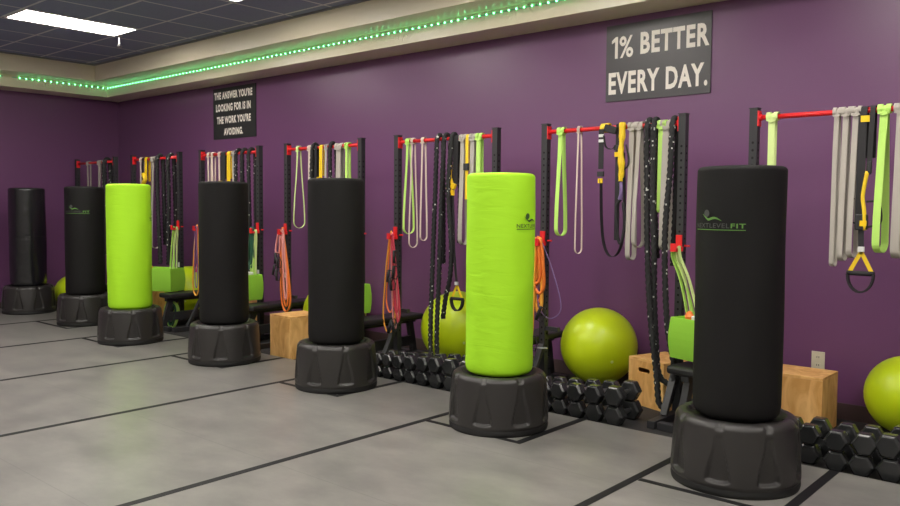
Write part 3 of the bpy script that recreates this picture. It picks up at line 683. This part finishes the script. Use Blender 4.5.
# ------------------------------------------------------------------ lime tote bags hanging on the right hooks
def tote(label, i, sc=1.0, rz=-.32, dx=.10, bits=None, zb=.47):
    x = LX[i] + RW + dx
    t = thing('tote_bag', label, 'tote bag', (x, RY - (.28 if sc > 1.2 else .20), zb), rz, 'lime tote bags hung on the racks')
    w, d, h = .19 * sc, .13, .29
    b = MB(); n = 8
    # body with slightly bulging sides and an open top rim
    def ring(k, inset=0):
        z = h * k; bul = .012 * math.sin(PI * k)
        q = []
        for (cx, cy) in ((-1, -1), (1, -1), (1, 1), (-1, 1)): q.append((cx * (w + bul - inset), cy * (d + bul - inset), z))
        return q
    rings = [ring(k / 6) for k in range(7)] + [ring(1, .008), ring(.85, .01)]
    vs = [v for r in rings for v in r]; fs = [(3, 2, 1, 0)]
    for a in range(len(rings) - 1):
        for k in range(4): fs.append((a * 4 + k, a * 4 + (k + 1) % 4, a * 4 + 4 + (k + 1) % 4, a * 4 + 4 + k))
    fs.append(tuple(len(vs) - 4 + k for k in range(4)))
    b.add(vs, fs).build('bag_body', TOTE, t, bevel=.008)
    zh = 1.255 - zb
    # straps rise to the hook which is at (-dx, .20-.08) from here before rotation
    hx, hy = -dx, (.28 if sc > 1.2 else .20) - .075
    c, s = math.cos(-rz), math.sin(-rz); hk = (hx * c - hy * s, hx * s + hy * c)
    for sg in (-1, 1):
        bx = hk[0] + (.028 if sg > 0 else -.022); cb = max(hk[0], -w + .055) + (.03 if sg > 0 else -.01)
        yb = min(hk[1], d * .8)
        p = smooth_path([(cb - .030, yb, h - .02), (.5 * (cb + bx) - .020, (yb + hk[1]) / 2, (h + zh) / 2), (bx - .014, hk[1], zh - .08), (bx, hk[1], zh), (bx + .014, hk[1], zh - .08), (.5 * (cb + bx) + .020, (yb + hk[1]) / 2, (h + zh) / 2), (cb + .030, yb, h - .02)], 8)
        strap(p, (0, 1, 0), .024, LIMEP if sg > 0 else LIMEB, 'strap', t, .006)
    if bits == 'orange':
        MB().lathe([(.03, 0), (.035, .02), (.02, .05), (.004, .06)], 12, c=(-.08, -.06, h - .01)).build('orange_tip', ORANGE, t)
        MB().box(-.05, .04, -.08, -.02, h - .02, h + .02).build('white_cloth', STICK, t, bevel=.01)
    if bits == 'yellow': MB().tube(smooth_path([(-.16, -.08, h), (-.12, -.08, h + .05), (-.06, -.08, h + .03), (-.02, -.06, h)], 5), .02, 8).build('yellow_strap_end', YEL, t, smooth=True)
    if bits == 'white': MB().box(-.15, .12, -.08, .06, h - .03, h + .025).build('white_cloth', STICK, t, bevel=.01)
    return t
tote('lime tote bag with orange and white items, beside the nearest black bag', 5, 1, -.32, .28, 'orange')
tote('narrow visible lime tote bag hanging right of the middle black bag', 3, .85, -.1, .05, None)
tote('lime tote bag with white cloth hanging right of the plain black bag', 2, .95, -.1, -.03, 'white', .46)
tote('wide lime tote bag with a yellow strap end, right of the far lime bag', 1, 1.7, .35, -.1, 'yellow', .44)

# ------------------------------------------------------------------ benches
def make_bench():
    t = thing('weight_bench', '', 'bench', (0, 0, 0), 0, 'black benches between the racks')
    MB().box(-.14, .14, -.42, .48, .37, .43).build('pad', PAD, t, bevel=.02)
    MB().beam((0, -.40, .35), (0, .46, .35), .06, .04).beam((0, -.36, .14), (0, .42, .14), .05, .10).build('frame', STEEL, t)
    for y, s in ((-.34, -.10), (.40, .06)):
        MB().beam((0, y, .34), (0, y + s, FZ + .04), .05, .06, (0, 1, 0)).build('leg', STEEL, t)
        MB().beam((-.17, y + s, FZ + .03), (.17, y + s, FZ + .03), .06, .055).build('foot', STEEL, t, bevel=.005)
    return t
b0 = make_bench()
bl = ['furthest black bench, between the first two racks in the far corner', 'black bench below the wide lime tote right of the far lime bag', 'black bench left of the low wooden box', 'black bench between the middle black bag and the tube cluster',
      'black bench behind the near lime bag', 'black bench beside the nearest black bag, under the lime tote with orange item']
benches = []
for i in range(6):
    o = b0 if i == 0 else copy_tree(b0); o.location = (LX[i] + RW + .27, RY + .03, 0); o['label'] = bl[i]; benches.append(o)
    if i == 5: o.rotation_euler.z = -.12
MB().box(-.20, -.10, -.425, -.420, .26, .36).build('white_tag', STICK, benches[2])

# ------------------------------------------------------------------ balls
def ball(label, x, y, r, z=None):
    t = thing('exercise_ball', label, 'exercise ball', (x, y, z if z else r + FZ), 0, 'lime exercise balls along the wall')
    b = MB().sphere(r, 64).build('ball_shell', BALL, t, smooth=True)
    v = MB().lathe([(.012, -.004), (.012, .004)], 12).build('valve', LIMEP, t)
    d = Vector((.75, -.62, -.25)).normalized(); v.location = d * (r + .001); v.rotation_euler = d.to_track_quat('Z', 'Y').to_euler()
ball('lime exercise ball against the wall at the right edge of the picture', -1.20, 6.10, .268, .275)
ball('fully visible lime exercise ball, right of the near lime bag', -3.555, 6.04, .328, .345)
ball('lime exercise ball behind the twin ropes, partly covered by the near lime bag', -5.144, 6.025, .365)
ball('lime exercise ball almost fully hidden behind the middle black bag', -6.98, 6.02, .36)
ball('lime exercise ball glimpsed beside the post right of the wide lime tote', -10.05, 6.02, .36)
ball('small lime exercise ball between the first and second punching bags', -12.16, 5.35, .255)

# ------------------------------------------------------------------ wooden plyometric boxes
def plate(w, h, th, holes=()):
    cu = bpy.data.curves.new('p', 'CURVE'); cu.dimensions = '2D'; cu.fill_mode = 'BOTH'; cu.extrude = th / 2
    def poly(pts):
        s = cu.splines.new('POLY'); s.points.add(len(pts) - 1); s.use_cyclic_u = True
        for p, q in zip(s.points, pts): p.co = (q[0], q[1], 0, 1)
    poly([(-w / 2, 0), (w / 2, 0), (w / 2, h), (-w / 2, h)])
    for (cx, cz, hw, r) in holes: poly([(cx + (hw if math.cos(a) > 0 else -hw) + r * math.cos(a), cz + r * math.sin(a)) for a in [k * PI / 8 + .01 for k in range(16)]])
    o = bpy.data.objects.new('p', cu); C.objects.link(o); dg = bpy.context.evaluated_depsgraph_get(); me = bpy.data.meshes.new_from_object(o.evaluated_get(dg))
    vs = [(v.co.x, -v.co.z, v.co.y) for v in me.vertices]; fs = [tuple(p.vertices)[::-1] for p in me.polygons]
    bpy.data.objects.remove(o); bpy.data.curves.remove(cu); bpy.data.meshes.remove(me)
    return vs, fs
def plyo(label, x, y, w, d, h, rz, hole=True, z=FZ):
    t = thing('plyo_box', label, 'wooden box', (x, y, z), rz, 'wooden plyometric boxes')
    th = .018; hs = [(-.02, h * .76, .045, .019)] if hole else []
    for yy, hh in ((-d / 2 + th / 2, hs), (d / 2 - th / 2, hs)):
        vs, fs = plate(w, h - th - .001, th, hh); MB().add(vs, fs).build('panel', WOOD, t, loc=(0, yy, 0))
    for xx in (-w / 2 + th / 2, w / 2 - th / 2):
        MB().box(-th / 2, th / 2, -d / 2 + th + .0008, d / 2 - th - .0008, 0, h - th - .001).build('panel', WOOD, t, loc=(xx, 0, 0))
    MB().box(-w / 2, w / 2, -d / 2, d / 2, h - th, h).build('top_panel', WOOD, t, bevel=.001)
    return t
plyo('wooden box with an oval hand hole, standing right of the fully visible lime ball', -2.885, 5.92, .385, .40, .375, -.33)
bx = plyo('wooden box at the wall right of the nearest black bag', -1.91, 5.98, .50, .36, .40, 0.0, False)
plyo('wooden box on the floor left of the middle black bag under the orange tubes', -6.71, 5.27, .37, .42, .435, -.06, False, 0 if False else FZ)
plyo('small wooden box in shadow behind the bench right of the far lime bag', -8.76, 5.98, .30, .36, .38, .1, False)
plyo('small orange-brown wooden box partly behind the lime loop on the floor', -10.15, 5.55, .16, .25, .42, .1, False)

# orange ball and lime loop on the floor, far side
t = MB().lathe([(.02, -.05), (.05, -.03), (.06, 0), (.05, .03), (.02, .05)], 24).build('foam_ball', ORANGE, smooth=True, loc=(-7.20, 5.36, FZ + .035))
t.scale = (.7, .7, .7)
tag(t, 'small orange foam ball peeking out left of the low wooden box', 'ball')
t = thing('resistance_band', 'lime and dark green bands near the floor, right of the far lime bag', 'resistance band', (LX[1] + RW + .18, RY - .24, 0), .3)
pts = [(.10 * math.cos(a * PI / 12), .02 * math.sin(a * PI / 6), .14 + .17 * math.sin(a * PI / 12)) for a in range(24)]
MB().ribbon(pts, (0, 1, 0), .05, .005).build('loop', LIMEB, t)
MB().ribbon([(p[0] * .7 + .03, p[1] - .05, p[2] * .8 + .04) for p in pts], (0, 1, 0), .03, .005).build('loop', DGREEN, t)

# ------------------------------------------------------------------ hex dumbbells
def hexhead(y0, y1, r):
    b = MB(); prof = [(r * .80, y0), (r, y0 + .014), (r, y1 - .010), (r * .86, y1)]
    vs = [];
    for (q, y) in prof:
        for k in range(6): a = k * PI / 3; vs.append((q * math.cos(a), y, q * math.sin(a)))
    fs = [(i * 6 + k, (i + 1) * 6 + k, (i + 1) * 6 + (k + 1) % 6, i * 6 + (k + 1) % 6) for i in range(3) for k in range(6)]
    fs += [tuple(range(6)), tuple(range(18, 24))[::-1]]
    return b.add(vs, fs)
HR = .0665
def make_db():
    t = thing('hex_dumbbell', '', 'dumbbell', (0, 0, 0), 0)
    hexhead(-.14, -.062, HR).build('weight_head', HEXM, t, bevel=.004)
    hexhead(-.14, -.062, HR).build('weight_head', HEXM, t, rot=PI, bevel=.004)
    pts = [(0, y, 0) for y in (-.066, -.05, -.03, 0, .03, .05, .066)]
    MB().tube(pts, [.013, .014, .016, .0175, .016, .014, .013], 12).build('handle', CHROME, t, smooth=True)
    return t
proto = make_db(); used = [False]
def put_db(x, y, z, s, lab, rz=0, ry=0):
    if not used[0]: o = proto; used[0] = True
    else: o = copy_tree(proto)
    o.location = (x, y, z); o.scale = (s, s, s); o.rotation_euler = (0, ry, rz); o['label'] = lab; o['group'] = 'hex dumbbells stacked along the mat edge'
ordn = ['first', 'second', 'third', 'fourth', 'fifth', 'sixth', 'seventh', 'eighth']
def stack(xs, y, desc, ss, upper=True, dys=None):
    n = len(xs)
    for i, x in enumerate(xs):
        s = ss[i]; a = HR * math.cos(PI / 6) * s
        dy = dys[i] if dys else 0
        nm = ordn[i] if n > 1 else 'separate'
        put_db(x, y + dy + .14 * s, FZ + a + .001, s, '%s black hex dumbbell from left, lower tier %s' % (nm, desc), random.uniform(-.04, .04))
        if upper:
            put_db(x + random.uniform(-.008, .008), y + dy + .14 * s - .01, FZ + 3 * a + .004, s * .98, '%s black hex dumbbell from left, upper tier %s' % (nm, desc), random.uniform(-.08, .08))
stack([-3.58, -3.45, -3.315, -3.17, -3.02, -2.855], 5.045, 'below the fully visible ball', [.98, 1.02, 1.05, 1.10, 1.15, 1.22])
stack([-5.30, -5.17, -5.035, -4.89, -4.74, -4.585, -4.42, -4.24], 5.06, 'left of the near lime bag', [.96, .98, 1.0, 1.05, 1.1, 1.16, 1.2, 1.24])
stack([-1.53], 5.09, 'close to the nearest black bag', [1.05])
stack([-1.37, -1.225, -1.07, -.91], 5.05, 'below the rightmost lime ball', [1.06, 1.10, 1.18, 1.2])
stack([-1.83, -1.69], 5.12, 'behind the nearest bag base', [.95, .95])

# ------------------------------------------------------------------ outlet
t = thing('wall_outlet', 'ivory double outlet plate on the purple wall above the right wooden box', 'outlet', (-1.868, WY, .38))
MB().box(-.048, .048, -.007, 0, -.075, .075).build('cover_plate', OUTL, t, bevel=.003)
for dz in (-.03, .03):
    o = MB().box(-.02, .02, -.010, -.0065, dz - .018, dz + .018).build('receptacle', OUTL, t, bevel=.003)
    MB().box(-.009, -.005, -.0108, -.0095, dz - .003, dz + .010).box(.005, .009, -.0108, -.0095, dz - .003, dz + .010).build('slot', DARKS, o)

# ------------------------------------------------------------------ signs
def sign(label, x0, x1, z0, z1, lines, m):
    t = thing('wall_sign', label, 'sign', (x0, WY, z0))
    w, h = x1 - x0, z1 - z0
    if lines[0][0] == '%':      # the numeral one with its flag
        a, t0, b0 = .105 * w, (1 - .155) * h, (1 - .44) * h
        MB().add([(a - .014, -.0135, b0), (a + .014, -.0135, b0), (a + .014, -.0135, t0), (a - .008, -.0135, t0), (a - .046, -.0135, t0 - .03), (a - .046, -.0135, t0 - .058), (a - .014, -.0135, t0 - .042)], [(0, 1, 2, 3, 4, 5, 6)]).build('lettering', LETT, t)
    MB().box(0, w, -.012, 0, 0, h).build('board', m, t)
    for (s, a, b, c, d, bold) in lines:
        vs, fs = text_mesh(s, a * w, b * w, (1 - d) * h, (1 - c) * h, bold)
        MB().add([(v.x, -.0135, v.z) for v in vs], fs).build('lettering', LETT, t)
sign('large charcoal sign reading 1% BETTER EVERY DAY. on the purple wall', -3.735, -2.766, 2.475, 3.14,
     [('%', .135, .275, .155, .44, .02), ('BETTER', .345, .985, .14, .42, .035), ('EVERY', .03, .535, .62, .91, .035), ('DAY.', .595, .975, .62, .91, .035)], mat('glare_lightened_sign_board', (.06, .056, .06), .36))  # charcoal board with glare and haze painted into a lighter base colour
sign('small looking charcoal sign with four lines of slogan, near the far corner', -9.985, -8.99, 2.45, 3.15,
     [("THE ANSWER YOU'RE", .03, .93, .07, .22, .05), ('LOOKING FOR IS IN', .07, .89, .31, .46, .05), ("THE WORK YOU'RE", .09, .89, .55, .70, .05), ('AVOIDING.', .26, .71, .79, .93, .05)], SIGN)
